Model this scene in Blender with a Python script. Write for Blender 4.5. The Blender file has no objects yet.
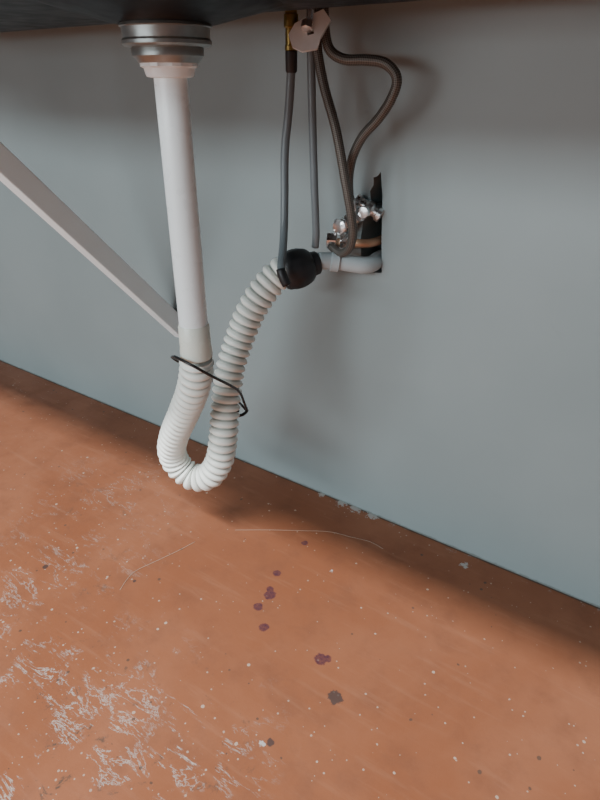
import bpy, bmesh, math, random
from mathutils import Vector, Matrix
random.seed(4)
scn=bpy.context.scene
# ---------------------------------------------------------------- helpers
def link(o):
    scn.collection.objects.link(o); return o
def empty(name,loc=(0,0,0)):
    o=bpy.data.objects.new(name,None); o.location=loc; o.empty_display_size=.02
    return link(o)
def parent(c,p):
    c.parent=p; c.matrix_parent_inverse=Matrix.Translation(-Vector(p.location)); return c
def mesh_obj(name,verts,faces,mat,smooth=True,uvs=None):
    me=bpy.data.meshes.new(name); me.from_pydata([tuple(v) for v in verts],[],faces); me.update()
    if uvs:
        l=me.uv_layers.new(name='UVMap')
        for p in me.polygons:
            for k,li in enumerate(p.loop_indices): l.data[li].uv=uvs[p.index][k]
    for p in me.polygons: p.use_smooth=smooth
    o=bpy.data.objects.new(name,me)
    if mat: me.materials.append(mat)
    return link(o)
def spline(pts,step):
    pts=[Vector(p) for p in pts]
    P=[pts[0]*2-pts[1]]+pts+[pts[-1]*2-pts[-2]]
    out=[]
    for i in range(1,len(P)-2):
        p0,p1,p2,p3=P[i-1:i+3]
        t0=0;t1=t0+(p1-p0).length**.5;t2=t1+(p2-p1).length**.5;t3=t2+(p3-p2).length**.5
        for k in range(24):
            t=t1+(t2-t1)*k/24
            A1=p0*((t1-t)/(t1-t0))+p1*((t-t0)/(t1-t0));A2=p1*((t2-t)/(t2-t1))+p2*((t-t1)/(t2-t1));A3=p2*((t3-t)/(t3-t2))+p3*((t-t2)/(t3-t2))
            B1=A1*((t2-t)/(t2-t0))+A2*((t-t0)/(t2-t0));B2=A2*((t3-t)/(t3-t1))+A3*((t-t1)/(t3-t1))
            out.append(B1*((t2-t)/(t2-t1))+B2*((t-t1)/(t2-t1)))
    out.append(pts[-1])
    L=[0]
    for a,b in zip(out,out[1:]): L.append(L[-1]+(b-a).length)
    n=max(2,int(L[-1]/step)); res=[];j=0
    for i in range(n+1):
        s=L[-1]*i/n
        while j<len(L)-2 and L[j+1]<s: j+=1
        u=(s-L[j])/max(1e-9,L[j+1]-L[j]); res.append(out[j].lerp(out[j+1],u))
    for _ in range(3):
        res=[res[0]]+[(res[i-1]+res[i]*2+res[i+1])/4 for i in range(1,len(res)-1)]+[res[-1]]
    return res,L[-1]
def tube(name,pts,rad,mat,step=.004,seg=20,closed=False,raw=False,cap=True):
    if raw: path=[Vector(p) for p in pts]; Ltot=sum((b-a).length for a,b in zip(path,path[1:]))
    else: path,Ltot=spline(pts,step)
    n=len(path); T=[]
    for i in range(n):
        if closed: t=path[(i+1)%n]-path[(i-1)%n]
        else: t=path[min(i+1,n-1)]-path[max(i-1,0)]
        T.append(t.normalized())
    N=T[0].orthogonal().normalized(); verts=[];s=0
    S=[]
    for i in range(n):
        if i: s+=(path[i]-path[i-1]).length
        S.append(s)
        N=(N-T[i]*N.dot(T[i])).normalized(); B=T[i].cross(N)
        r=rad(s,Ltot) if callable(rad) else rad
        for k in range(seg):
            a=2*math.pi*k/seg; verts.append(path[i]+(N*math.cos(a)+B*math.sin(a))*r)
    faces=[];uvs=[]
    rng=n if closed else n-1
    for i in range(rng):
        i2=(i+1)%n; s1=S[i]; s2=S[i2] if i2 else s+step
        for k in range(seg):
            k2=(k+1)%seg
            faces.append((i*seg+k,i*seg+k2,i2*seg+k2,i2*seg+k))
            uvs.append(((k/seg,s1),((k+1)/seg,s1),((k+1)/seg,s2),(k/seg,s2)))
    if cap and not closed:
        faces.append(tuple(range(seg-1,-1,-1))); uvs.append([(0,0)]*seg)
        faces.append(tuple(range((n-1)*seg,n*seg))); uvs.append([(0,0)]*seg)
    return mesh_obj(name,verts,faces,mat,True,uvs)
def lathe(name,base,axis,prof,mat,seg=48,rib=None):
    base=Vector(base);axis=Vector(axis).normalized();N=axis.orthogonal().normalized();B=axis.cross(N)
    verts=[];faces=[]
    for (h,r) in prof:
        for k in range(seg):
            a=2*math.pi*k/seg; rr=r
            if rib and rib[0]<=h<=rib[1] and (k%rib[2])<rib[2]//2: rr=r*rib[3]
            verts.append(base+axis*h+(N*math.cos(a)+B*math.sin(a))*rr)
    for i in range(len(prof)-1):
        for k in range(seg):
            k2=(k+1)%seg; faces.append((i*seg+k,i*seg+k2,(i+1)*seg+k2,(i+1)*seg+k))
    faces.append(tuple(range(seg-1,-1,-1))); faces.append(tuple(range((len(prof)-1)*seg,len(prof)*seg)))
    o=mesh_obj(name,verts,faces,mat,True)
    m=o.modifiers.new('es','EDGE_SPLIT'); m.split_angle=math.radians(38)
    return o
def box(name,size,loc,mat,bevel=.002,rot=None):
    bm=bmesh.new(); bmesh.ops.create_cube(bm,size=1)
    for v in bm.verts: v.co=Vector((v.co.x*size[0],v.co.y*size[1],v.co.z*size[2]))
    if bevel: bmesh.ops.bevel(bm,geom=bm.edges[:],offset=bevel,segments=3,affect='EDGES',profile=.5)
    me=bpy.data.meshes.new(name); bm.to_mesh(me); bm.free()
    for p in me.polygons: p.use_smooth=False
    o=bpy.data.objects.new(name,me); o.location=loc
    if rot is not None: o.rotation_mode='QUATERNION'; o.rotation_quaternion=rot
    me.materials.append(mat); return link(o)
def plate2d(name,outer,inner,thick,mat):
    cu=bpy.data.curves.new(name,'CURVE'); cu.dimensions='2D'; cu.fill_mode='BOTH'; cu.extrude=thick/2
    for poly in [outer]+inner:
        sp=cu.splines.new('POLY'); sp.points.add(len(poly)-1)
        for p,c in zip(sp.points,poly): p.co=(c[0],c[1],0,1)
        sp.use_cyclic_u=True
    tmp=bpy.data.objects.new(name+'_c',cu); link(tmp)
    bpy.context.view_layer.update()
    me=bpy.data.meshes.new_from_object(tmp.evaluated_get(bpy.context.evaluated_depsgraph_get()))
    me.name=name; bpy.data.objects.remove(tmp)
    me.materials.clear(); me.materials.append(mat)
    return link(bpy.data.objects.new(name,me))
# ---------------------------------------------------------------- materials
class NT:
    def __init__(s,name):
        s.m=bpy.data.materials.new(name); s.m.use_nodes=True; s.t=s.m.node_tree; s.b=s.t.nodes['Principled BSDF']
    def n(s,t,**k):
        x=s.t.nodes.new(t)
        for a,v in k.items(): setattr(x,a,v)
        return x
    def l(s,a,b): s.t.links.new(a,b)
    def val(s,sock,v):
        if hasattr(v,'is_output'): s.l(v,sock)
        else: sock.default_value=v
    def math(s,op,a,b=None,c=None,clamp=False):
        x=s.n('ShaderNodeMath',operation=op); x.use_clamp=clamp
        for i,v in enumerate((a,b,c)):
            if v is not None: s.val(x.inputs[i],v)
        return x.outputs[0]
    def noise(s,vec,scale,detail=2,rough=.5,dist=0):
        x=s.n('ShaderNodeTexNoise'); x.inputs['Scale'].default_value=scale;x.inputs['Detail'].default_value=detail
        x.inputs['Roughness'].default_value=rough;x.inputs['Distortion'].default_value=dist
        if vec is not None: s.l(vec,x.inputs['Vector'])
        return x.outputs['Fac']
    def ramp(s,v,a,b,to0=0,to1=1):
        x=s.n('ShaderNodeMapRange'); x.interpolation_type='SMOOTHSTEP'
        s.val(x.inputs[0],v)
        for i,q in zip((1,2,3,4),(a,b,to0,to1)): x.inputs[i].default_value=q
        return x.outputs[0]
    def mix(s,f,a,b):
        x=s.n('ShaderNodeMix',data_type='RGBA'); s.val(x.inputs[0],f)
        for i,v in ((6,a),(7,b)):
            if hasattr(v,'is_output'): s.l(v,x.inputs[i])
            else: x.inputs[i].default_value=(*v,1)
        return x.outputs[2]
    def mapping(s,vec,rot=(0,0,0),scale=(1,1,1),loc=(0,0,0)):
        x=s.n('ShaderNodeMapping'); x.inputs['Rotation'].default_value=rot;x.inputs['Scale'].default_value=scale;x.inputs['Location'].default_value=loc
        s.l(vec,x.inputs['Vector']); return x.outputs[0]
    def bump(s,h,strength=.2,dist=.001):
        x=s.n('ShaderNodeBump'); x.inputs['Strength'].default_value=strength;x.inputs['Distance'].default_value=dist
        s.l(h,x.inputs['Height']); s.l(x.outputs[0],s.b.inputs['Normal'])
def simple(name,col,rough=.4,metal=0,nscale=60,var=.12,bump=.05,coat=0,spec=.5):
    k=NT(name); g=k.n('ShaderNodeNewGeometry').outputs['Position']
    n=k.noise(g,nscale,4)
    dark=tuple(c*(1-var) for c in col); lite=tuple(min(1,c*(1+var)) for c in col)
    k.l(k.mix(n,dark,lite),k.b.inputs['Base Color'])
    k.b.inputs['Metallic'].default_value=metal
    k.b.inputs['Specular IOR Level'].default_value=spec
    k.l(k.ramp(n,.2,.8,max(.02,rough-.06),rough+.08),k.b.inputs['Roughness'])
    k.b.inputs['Coat Weight'].default_value=coat
    if bump: k.bump(n,bump)
    return k.m
# floor ----------------------------------------------------------
k=NT('painted_concrete_floor'); P=k.n('ShaderNodeNewGeometry').outputs['Position']
sep=k.n('ShaderNodeSeparateXYZ'); k.l(P,sep.inputs[0]); PX,PY=sep.outputs[0],sep.outputs[1]
big=k.noise(P,3.2,5,.6,.4); mid=k.noise(P,17,5,.6); fine=k.noise(P,180,3,.6)
col=k.mix(k.ramp(big,.35,.68),(.262,.090,.042),(.325,.122,.062))
col=k.mix(k.math('MULTIPLY',k.ramp(mid,.45,.75),.5),col,(.18,.068,.036))
st=k.noise(k.mapping(P,rot=(0,0,math.radians(-52)),scale=(1,9,1)),7,5,.65,.3)
col=k.mix(k.math('MULTIPLY',k.ramp(st,.52,.72),.25),col,(.40,.175,.10))
def dist(c):
    x=k.n('ShaderNodeVectorMath',operation='DISTANCE'); k.l(P,x.inputs[0]); x.inputs[1].default_value=(*c,0); return x.outputs['Value']
w1=k.ramp(dist((-.52,-.64)),.08,.30,1,0); w2=k.ramp(dist((-.72,-.48)),.05,.26,.6,0); w3=k.ramp(dist((-.35,-.50)),.02,.15,.8,0); w4=k.ramp(dist((-.80,-.28)),.04,.24,.35,0)
wm=k.math('MAXIMUM',k.math('MAXIMUM',w1,w2),k.math('MAXIMUM',w3,w4))
sc=k.noise(k.mapping(P,rot=(0,0,math.radians(-52)),scale=(1,3.2,1)),13,9,.70,.5)
ridge=k.math('SUBTRACT',1,k.math('MULTIPLY',k.math('ABSOLUTE',k.math('SUBTRACT',sc,.5)),65),clamp=True)
gate=k.ramp(k.noise(P,12,5,.65,.5),.50,.57)
scr=k.math('MULTIPLY',k.math('MULTIPLY',ridge,gate),wm)
sc2=k.noise(k.mapping(P,rot=(0,0,math.radians(-50)),scale=(1,6,1),loc=(4,2,0)),18,9,.78,.3)
blot=k.math('MULTIPLY',k.ramp(sc2,.57,.63),k.math('MULTIPLY',k.ramp(wm,.4,1),k.ramp(k.noise(k.mapping(P,loc=(9,4,0)),9,5,.7),.53,.59)))
scr=k.math('MAXIMUM',scr,blot)
col=k.mix(k.math('MULTIPLY',scr,.85),col,(.56,.52,.48))
gr=k.math('MULTIPLY',k.ramp(k.noise(k.mapping(P,loc=(3,1,0)),26,9,.78,.6),.57,.65),k.math('ADD',k.math('MULTIPLY',wm,.85),.07))
col=k.mix(gr,col,(.085,.062,.048))
def specks(scale,thr,seed,keep):
    v=k.n('ShaderNodeTexVoronoi'); v.inputs['Scale'].default_value=scale; k.l(k.mapping(P,loc=(seed,seed*.7,0)),v.inputs['Vector'])
    sp=k.n('ShaderNodeSeparateColor'); k.l(v.outputs['Color'],sp.inputs[0])
    size=k.math('MULTIPLY',sp.outputs[1],thr)
    a=k.math('LESS_THAN',k.math('ADD',v.outputs['Distance'],k.math('MULTIPLY',k.math('SUBTRACT',fine,.5),.16)),size)
    return k.math('MULTIPLY',a,k.math('LESS_THAN',sp.outputs[0],k.math('ADD',keep,k.math('MULTIPLY',wm,keep*2.5))))
col=k.mix(k.math('MULTIPLY',specks(75,.18,2.1,.18),.75),col,(.52,.39,.31))
col=k.mix(k.math('MULTIPLY',specks(140,.22,5.3,.18),.6),col,(.52,.39,.31))
col=k.mix(k.math('MULTIPLY',specks(55,.16,7.7,.14),.8),col,(.09,.06,.045))
edge=k.ramp(PY,-.014,-.002,0,1)
ch=k.ramp(k.noise(P,55,7,.8,.6),.57,.62)
col=k.mix(k.math('MULTIPLY',edge,k.math('MULTIPLY',ch,.75)),col,(.38,.38,.36))
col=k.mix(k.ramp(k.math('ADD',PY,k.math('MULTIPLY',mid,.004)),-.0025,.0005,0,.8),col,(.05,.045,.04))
def spots(lst,jag,sc_=130):
    cur=None
    nz=k.math('MULTIPLY',k.math('SUBTRACT',k.noise(P,sc_,5,.75),.5),jag)
    for x,y,r in lst:
        d=k.math('DIVIDE',dist((x,y)),r)
        cur=d if cur is None else k.math('MINIMUM',cur,d)
    return k.ramp(k.math('ADD',cur,nz),.82,1.08,1,0)
pur=spots([(-.421,-.218,.007),(-.403,-.261,.0095),(-.410,-.252,.006),(-.404,-.290,.0075),(-.374,-.315,.0075),(-.423,-.134,.006),(-.276,-.313,.0095),(-.269,-.308,.006)],1.3)
col=k.mix(k.math('MULTIPLY',pur,k.ramp(k.noise(P,220,3,.6),.25,.7,1,.6)),col,(.070,.024,.040))
drk=spots([(-.230,-.351,.0100),(-.264,-.445,.005),(-.745,-.422,.005),(-.60,-.36,.003)],1.8)
col=k.mix(k.math('MULTIPLY',drk,.85),col,(.055,.042,.040))
wsp=spots([(-.175,-.030,.006),(-.395,-.004,.010),(-.425,-.003,.009),(-.36,-.003,.010),(-.47,-.003,.006),(-.35,-.165,.0025),(-.272,-.452,.004)],6.0,150)
col=k.mix(k.math('MULTIPLY',wsp,.8),col,(.50,.49,.47))
k.l(col,k.b.inputs['Base Color'])
k.l(k.math('ADD',k.ramp(mid,.3,.7,.34,.48),k.math('MULTIPLY',scr,.3)),k.b.inputs['Roughness'])
k.b.inputs['Specular IOR Level'].default_value=.35
h=k.math('SUBTRACT',k.math('ADD',k.math('MULTIPLY',fine,.25),k.math('MULTIPLY',mid,.9)),k.math('MULTIPLY',scr,.6))
k.bump(h,.35,.0015)
M_floor=k.m
# wall -----------------------------------------------------------
k=NT('blue_grey_wall_paint'); P=k.n('ShaderNodeNewGeometry').outputs['Position']
a=k.noise(P,4,4); b=k.noise(P,160,3)
sep=k.n('ShaderNodeSeparateXYZ'); k.l(P,sep.inputs[0])
col=k.mix(k.ramp(a,.3,.7),(.252,.305,.312),(.275,.328,.335))
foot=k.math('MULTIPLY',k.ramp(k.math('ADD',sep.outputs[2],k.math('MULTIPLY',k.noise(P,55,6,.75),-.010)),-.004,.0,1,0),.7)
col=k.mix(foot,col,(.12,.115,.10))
sm=k.math('MULTIPLY',k.ramp(k.noise(P,22,6,.7,1),.66,.76),.15)
col=k.mix(sm,col,(.20,.23,.23))
k.l(col,k.b.inputs['Base Color']); k.b.inputs['Roughness'].default_value=.42
k.bump(k.math('ADD',k.math('MULTIPLY',b,.4),k.noise(P,25,3)),.12,.001)
M_wall=k.m
M_cav=simple('wall_cavity_dark',(.03,.025,.02),.9)
M_black=simple('black_sink_composite',(.007,.007,.009),.38,0,40,.3,.02,spec=.12)
M_counter=simple('dark_countertop',(.03,.03,.032),.3)
M_pvc=simple('white_pvc',(.88,.96,.98),.28,0,30,.015,.02)
M_cream=simple('cream_sleeve_plastic',(.78,.82,.74),.28,0,30,.04,.02)
M_steel=simple('brushed_strainer_metal',(.34,.36,.35),.36,.8,90,.25,.04)
M_chrome=simple('chrome',(.85,.85,.85),.28,1,50,.1,.02)
M_brass=simple('aged_brass',(.36,.24,.08),.35,1,70,.25,.05)
M_copper=simple('copper_pipe',(.55,.34,.22),.4,.6,70,.25,.05)
M_rubber=simple('black_rubber',(.018,.018,.02),.5,0,90,.3,.08)
M_gtube=simple('grey_plastic_tube',(.16,.19,.205),.35,0,60,.1,.02)
M_wire=simple('black_cable_tie',(.02,.02,.02),.25)
M_brace=simple('painted_brace',(.86,.94,.96),.4,0,20,.03,.03)
M_gpvc=simple('grey_painted_pipe',(.46,.52,.54),.38,0,40,.08,.04)
M_thread=simple('fibre',(.45,.32,.24),.6)
M_plate_glint=simple('white_plate_and_glint',(.78,.84,.86),.5)  # white of the bracket plate and of the painted sink highlight
PITCH=.0124
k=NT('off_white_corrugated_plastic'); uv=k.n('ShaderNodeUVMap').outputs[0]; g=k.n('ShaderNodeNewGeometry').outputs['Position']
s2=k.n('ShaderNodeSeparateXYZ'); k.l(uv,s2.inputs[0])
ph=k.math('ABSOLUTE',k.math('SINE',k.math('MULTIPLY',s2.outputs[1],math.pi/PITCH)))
groove_shade=k.math('MULTIPLY',k.ramp(ph,.12,.55,1,0),k.ramp(k.noise(g,40,4),.2,.8,.75,1))  # shade between the ribs, painted into the hose colour
k.l(k.mix(groove_shade,(.92,.94,.88),(.38,.40,.37)),k.b.inputs['Base Color']); k.b.inputs['Roughness'].default_value=.36
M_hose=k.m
k=NT('braided_steel_hose'); uv=k.n('ShaderNodeUVMap').outputs[0]
s2=k.n('ShaderNodeSeparateXYZ'); k.l(uv,s2.inputs[0]); U=k.math('MULTIPLY',s2.outputs[0],2*math.pi*7); V=k.math('MULTIPLY',s2.outputs[1],2*math.pi*230)
p=k.math('SINE',k.math('ADD',U,V)); q=k.math('SINE',k.math('SUBTRACT',U,V)); br=k.ramp(k.math('MULTIPLY',p,q),-.8,.8)
k.l(k.mix(br,(.05,.046,.04),(.20,.185,.165)),k.b.inputs['Base Color']); k.b.inputs['Metallic'].default_value=.4; k.b.inputs['Roughness'].default_value=.45
k.bump(br,.4,.0005); M_braid=k.m
# ---------------------------------------------------------------- room
X0,X1,Y0,ZC=-4.0,3.0,-4.9,2.7
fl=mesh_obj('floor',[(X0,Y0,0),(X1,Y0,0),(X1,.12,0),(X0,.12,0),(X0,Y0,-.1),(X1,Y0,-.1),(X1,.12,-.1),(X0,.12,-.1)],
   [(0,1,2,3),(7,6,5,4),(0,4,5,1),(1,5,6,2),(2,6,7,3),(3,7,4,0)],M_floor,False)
hole=[(-.389,.592),(-.384,.56),(-.381,.50),(-.377,.452),(-.395,.449),(-.412,.454),(-.415,.50),(-.413,.520),(-.408,.540),(-.402,.552),(-.404,.566),(-.399,.574),(-.400,.584),(-.394,.586)]
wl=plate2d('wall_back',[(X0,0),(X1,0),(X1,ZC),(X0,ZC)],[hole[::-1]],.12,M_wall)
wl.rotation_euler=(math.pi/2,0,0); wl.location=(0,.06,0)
cav=box('cavity_back',(.3,.02,.3),(-.42,.13,.53),M_cav,0); parent(cav,wl); cav.matrix_parent_inverse=wl.matrix_basis.inverted()
# ---------------------------------------------------------------- counter and sink
cx0,cx1,cy0,cy1=-1.28,.12,-.57,-.15
ct=plate2d('countertop',[(-2.3,-.67),(1.5,-.67),(1.5,-.001),(-2.3,-.001)],[[(cx0+.015,cy0+.015),(cx0+.015,cy1-.015),(cx1-.015,cy1-.015),(cx1-.015,cy0+.015)]],.03,M_counter)
ct.location=(0,0,.858)
sink=empty('sink',(-.58,-.36,.77))
bm=bmesh.new(); bmesh.ops.create_cube(bm,size=1)
for v in bm.verts: v.co=Vector(((cx0+cx1)/2+v.co.x*(cx1-cx0),(cy0+cy1)/2+v.co.y*(cy1-cy0),.805+v.co.z*.075))
top=[f for f in bm.faces if f.normal.z>.9]; bmesh.ops.delete(bm,geom=top,context='FACES')
es=[e for e in bm.edges if not e.is_boundary]
bmesh.ops.bevel(bm,geom=es,offset=.016,segments=6,affect='EDGES',profile=.5)
me=bpy.data.meshes.new('basin'); bm.to_mesh(me); bm.free(); me.materials.append(M_black)
for p_ in me.polygons: p_.use_smooth=True
basin=link(bpy.data.objects.new('basin',me)); so=basin.modifiers.new('s','SOLIDIFY'); so.thickness=.008; so.offset=-1
parent(basin,sink)
DX,DY=-.492,-.283
dish=lathe('drain_dish',(DX,DY,.772),(0,0,-1),[(0,.125),(.004,.118),(.010,.095),(.015,.074),(.0185,.060),(.0205,.052),(.021,.045)],M_black,64); parent(dish,sink)
glint=box('painted_glint',(.062,.020,.0008),(-.560,-.415,.7668),M_plate_glint,0,); glint.rotation_euler=(0,0,.45); parent(glint,sink)  # thin white patch, a painted highlight on the black underside
st=empty('sink_strainer',(DX,DY,.74))
for nm,pr in (('flange',[(0,.044),(.003,.0455),(.004,.0435),(.013,.0428),(.015,.0445),(.018,.0445),(.020,.042),(.0205,.034)]),
              ('neck',[(.020,.035),(.022,.0360),(.028,.0355),(.030,.033),(.034,.030)])):
    parent(lathe(nm,(DX,DY,.7515),(0,0,-1),pr,M_steel,64),st)
tp=empty('drain_tailpiece',(DX,DY,.6))
parent(lathe('slip_nut',(DX,DY,.7215),(0,0,-1),[(0,.022),(.001,.0270),(.003,.0292),(.007,.0292),(.0085,.0258),(.014,.0245),(.016,.0235),(.017,.018)],M_pvc,64,rib=(.002,.0075,8,.93)),tp)
parent(lathe('pipe',(DX,DY,.707),(0,0,-1),[(0,.0170),(.09,.0174),(.20,.0178),(.262,.0178),(.266,.0180),(.29,.018)],M_pvc,64),tp)
parent(lathe('sleeve',(DX,DY,.437),(0,0,-1),[(0,.0182),(.002,.0194),(.030,.0198),(.036,.0205),(.044,.0205),(.046,.0188)],M_cream,64),tp)
# corrugated hose
def corr(s,L):
    ph=(s/PITCH)%1.0
    c=abs(math.sin(math.pi*ph))**.62
    r=.0153+.0072*c
    if s<.006: r=.0200
    if s>L-.008: r=.0205
    return r
HP=[(DX,DY,.3905),(-.496,-.282,.370),(-.507,-.280,.340),(-.538,-.272,.290),(-.576,-.262,.232),(-.597,-.252,.188),(-.594,-.244,.158),(-.572,-.236,.141),(-.546,-.228,.149),(-.528,-.220,.180),(-.522,-.213,.222),(-.526,-.198,.271),(-.529,-.180,.321),(-.525,-.160,.364),(-.513,-.143,.408),(-.499,-.128,.438),(-.484,-.112,.460),(-.472,-.104,.468)]
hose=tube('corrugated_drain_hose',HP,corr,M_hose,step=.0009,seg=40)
tie=[(-.508,-.305,.396),(-.478,-.308,.394),(-.466,-.285,.372),(-.470,-.25,.344),(-.482,-.215,.314),(-.498,-.186,.275),(-.514,-.163,.248),(-.538,-.155,.254),(-.556,-.170,.283),(-.553,-.21,.315),(-.545,-.25,.350),(-.530,-.29,.384),(-.508,-.305,.396)]
path,_=spline(tie,.004)
t1=empty('wire_tie',(-.51,-.23,.33))
parent(tube('loop',path,.0019,M_wire,raw=True,seg=10),t1)
parent(tube('twisted_end',[(-.514,-.163,.248),(-.513,-.174,.247),(-.519,-.181,.246),(-.522,-.190,.250),(-.510,-.188,.262)],.0024,M_wire,step=.002,seg=10),t1)
# ---------------------------------------------------------------- rubber coupling and wall drain
a=Vector((-.478,-.110,.462)); b=Vector((-.436,-.056,.476))
rc=lathe('rubber_coupling',a,b-a,[(0,.0205),(.0008,.0240),(.004,.0262),(.009,.0282),(.014,.0294),(.020,.0298),(.027,.0290),(.033,.0270),(.038,.0240),(.042,.0205),(.0435,.0175),(.052,.0165),(.054,.0145)],M_rubber,56,rib=(.008,.034,14,.955))
wd=empty('wall_drain_pipe',(-.40,-.03,.468))
parent(tube('elbow_pipe',[(-.446,-.070,.475),(-.430,-.050,.473),(-.408,-.036,.469),(-.395,-.028,.467),(-.389,-.012,.466),(-.393,.02,.466),(-.394,.11,.466)],.0122,M_gpvc,step=.003,seg=28),wd)
parent(lathe('socket',(-.434,-.054,.4735),(Vector((-.41,-.036,.469))-Vector((-.437,-.055,.4735))),[(0,.0125),(.001,.0148),(.012,.0148),(.013,.0125)],M_gpvc,32),wd)
# ---------------------------------------------------------------- shutoff valves
def valve(loc,ang,stub,S=1.0,hs=1.0):
    e=empty('shutoff_valve',loc); L=Vector(loc); d=Vector((math.cos(ang),-.25,math.sin(ang))).normalized()
    pr=[(0,.006),(.001,.0085),(.006,.0085),(.007,.0065),(.011,.0065),(.014,.0095),(.020,.0095),(.023,.0065),(.030,.0065),(.031,.0080),(.036,.0080),(.037,.005)]
    parent(lathe('body',L-d*.014*S,d,[(h_*S,r_*S) for h_,r_ in pr],M_chrome,24),e)
    parent(lathe('stub_out',L,(0,1,0),[(0,.006),(.002,.0075),(.010,.0075),(.011,.0062),(.11,.0062)],stub,24),e)
    s=Vector((0,-1,0)); parent(lathe('stem',L,s,[(0,.006),(.010,.006),(.011,.0035),(.018,.0035)],M_chrome,20),e)
    parent(lathe('handle',L+s*.016,s,[(0,.003*hs),(.001,.010*hs),(.003,.012*hs),(.007,.012*hs),(.009,.010*hs),(.010,.003*hs)],M_chrome,40,rib=(.0,.0085,8,.86)),e)
    return e
valve((-.428,-.018,.520),math.radians(38),M_chrome,1.3,1.0)
valve((-.398,-.004,.541),math.radians(150),M_chrome,1.2,.75)
cp=empty('copper_stub_pipe',(-.40,-.02,.496))
parent(tube('pipe',[(-.440,-.040,.496),(-.420,-.028,.496),(-.400,-.02,.496),(-.391,-.004,.496),(-.390,.04,.496),(-.390,.11,.496)],.0062,M_copper,step=.003,seg=20),cp)
parent(lathe('hex_nut',(-.448,-.043,.498),(.9,.45,0),[(0,.009),(.001,.0120),(.014,.0120),(.015,.009)],M_chrome,6),cp)
parent(lathe('ferrule_nut',(-.431,-.034,.497),(.9,.45,0),[(0,.007),(.001,.0095),(.011,.0095),(.012,.007)],M_chrome,6),cp)
# ---------------------------------------------------------------- supply lines
g1=empty('water_line_tube',(-.478,-.09,.65))
parent(tube('tube',[(-.476,-.09,.716),(-.479,-.092,.67),(-.483,-.096,.622),(-.480,-.102,.57),(-.473,-.114,.525),(-.463,-.132,.498),(-.456,-.146,.484),(-.452,-.150,.474)],.0055,M_gtube,step=.004,seg=18),g1)
parent(lathe('black_ferrule',(-.476,-.09,.735),(0,0,-1),[(0,.0055),(.001,.0075),(.022,.0072),(.024,.0058)],M_rubber,24),g1)
parent(lathe('brass_fitting',(-.476,-.09,.843),(0,0,-1),[(0,.005),(.05,.005),(.051,.0072),(.070,.0072),(.071,.0088),(.084,.0088),(.085,.0070),(.102,.0070),(.103,.008),(.108,.008),(.109,.006)],M_brass,24),g1)
parent(tube('black_tip',[(-.455,-.148,.480),(-.450,-.150,.470),(-.445,-.148,.460)],.0064,M_rubber,step=.003,seg=18),g1)
g2=empty('water_line_tube',(-.45,-.08,.62))
parent(tube('tube',[(-.455,-.08,.843),(-.454,-.08,.746),(-.450,-.08,.647),(-.446,-.08,.57),(-.444,-.078,.515),(-.447,-.075,.496)],.0052,M_gtube,step=.004,seg=18),g2)
b1=empty('braided_supply_hose',(-.41,-.08,.62))
parent(tube('hose',[(-.448,-.078,.843),(-.448,-.079,.79),(-.446,-.08,.745),(-.436,-.08,.703),(-.415,-.08,.648),(-.401,-.077,.589),(-.394,-.070,.545),(-.394,-.063,.515),(-.404,-.056,.494),(-.420,-.052,.486),(-.438,-.048,.494)],.0060,M_braid,step=.003,seg=20),b1)
b2=empty('braided_supply_hose',(-.38,-.06,.66))
parent(tube('hose',[(-.440,-.074,.843),(-.438,-.075,.76),(-.430,-.075,.735),(-.412,-.072,.725),(-.385,-.067,.724),(-.360,-.062,.720),(-.345,-.060,.705),(-.350,-.060,.685),(-.366,-.060,.662),(-.388,-.060,.640),(-.404,-.056,.612),(-.412,-.048,.580),(-.414,-.038,.555),(-.417,-.030,.538)],.0060,M_braid,step=.003,seg=20),b2)
parent(lathe('crimp',(-.414,-.040,.560),(-.05,.25,-.6),[(0,.0060),(.001,.0078),(.018,.0078),(.019,.006)],M_chrome,24),b2)
fb=empty('faucet_mounting_bracket',(-.45,-.08,.755))
br=plate2d('plate',[(-.024,-.010),(-.014,-.018),(.004,-.020),(.010,-.010),(.026,.006),(.020,.020),(.004,.018),(-.016,.014),(-.026,.004)],[[(-.004,-.003),(.004,-.003),(.004,.005),(-.004,.005)]],.004,M_plate_glint)
br.rotation_euler=(math.radians(70),math.radians(-14),math.radians(30)); br.location=(-.444,-.096,.752); parent(br,fb)
parent(lathe('threaded_stud',(-.447,-.090,.843),(0,0,-1),[(0,.004),(.09,.004)],M_chrome,16),fb)
parent(lathe('nut',(-.446,-.098,.763),(.1,-.5,-.9),[(0,.005),(.001,.0075),(.009,.0075),(.010,.005)],M_chrome,6),fb)
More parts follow.
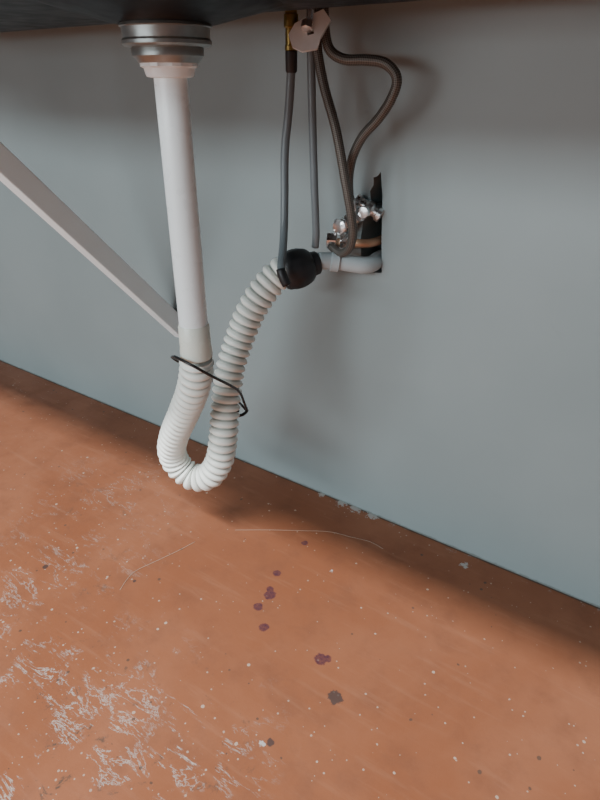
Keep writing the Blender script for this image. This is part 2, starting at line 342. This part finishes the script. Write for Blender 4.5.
# ---------------------------------------------------------------- support brace
A=Vector((-.823,-.001,.270)); B=Vector((-.823,-.439,.7715)); d=(B-A)
w=.034
n=Vector((0,d.z,-d.y)).normalized()
def bp(y=None,z=None,off=0,x=0):
    o=A+n*off
    t=((y-o.y)/d.y) if y is not None else ((z-o.z)/d.z)
    q=o+d*t; return Vector((-.823+x,q.y,q.z))
V=[]
for x in (-.013,.013):
    V+= [bp(y=-.0002,off=-w/2,x=x),bp(y=-.0002,off=w/2,x=x),bp(z=.7674,off=w/2,x=x),bp(z=.7674,off=-w/2,x=x)]
brc=mesh_obj('support_brace',V,[(0,1,2,3),(7,6,5,4),(0,4,5,1),(1,5,6,2),(2,6,7,3),(3,7,4,0)],M_brace,False)
bv=brc.modifiers.new('b','BEVEL'); bv.width=.002; bv.segments=2
th1=tube('thread',[(-.604,-.386,.0006),(-.615,-.350,.0006),(-.604,-.312,.0006),(-.590,-.27,.0006),(-.582,-.239,.0006)],.0004,M_thread,step=.004,seg=6)
th2=tube('thread',[(-.544,-.177,.0006),(-.49,-.14,.0006),(-.447,-.113,.0006),(-.40,-.085,.0006),(-.366,-.077,.0006),(-.33,-.068,.0006),(-.304,-.071,.0006)],.0003,M_thread,step=.004,seg=6)
# ---------------------------------------------------------------- lights
def area(name,loc,target,sx,sy,power,col):
    l=bpy.data.lights.new(name,'AREA'); l.shape='RECTANGLE'; l.size=sx; l.size_y=sy; l.energy=power; l.color=col
    o=link(bpy.data.objects.new(name,l)); o.location=loc
    o.rotation_euler=(Vector(target)-Vector(loc)).to_track_quat('-Z','Y').to_euler(); return o
area('ceiling_light',(-.3,-1.85,2.65),(-.3,-1.2,0),1.8,.15,160,(.94,.98,1))
area('far_light',(-1.2,-4.3,1.85),(-.4,0,.35),3.4,.6,140,(.86,.96,1))  # unseen far source, placed for the shadow line on the upper wall
area('low_wall_fill',(-1.4,-4.3,.72),(-.4,0,.35),3.0,.5,42,(.86,.96,1))  # added low fill to brighten the wall while grazing the floor
wd_=bpy.data.worlds.new('room_ambient'); scn.world=wd_; wd_.use_nodes=True
wd_.node_tree.nodes['Background'].inputs[0].default_value=(.68,.87,1,1); wd_.node_tree.nodes['Background'].inputs[1].default_value=.14
# ---------------------------------------------------------------- camera
cam=bpy.data.cameras.new('camera'); cam.sensor_fit='VERTICAL'; cam.sensor_height=36; cam.lens=36*580/800; cam.clip_start=.01
co=link(bpy.data.objects.new('camera',cam)); co.location=(0,-.77,.70)
co.rotation_euler=(math.radians(90-28.66),0,math.radians(34.25)); scn.camera=co
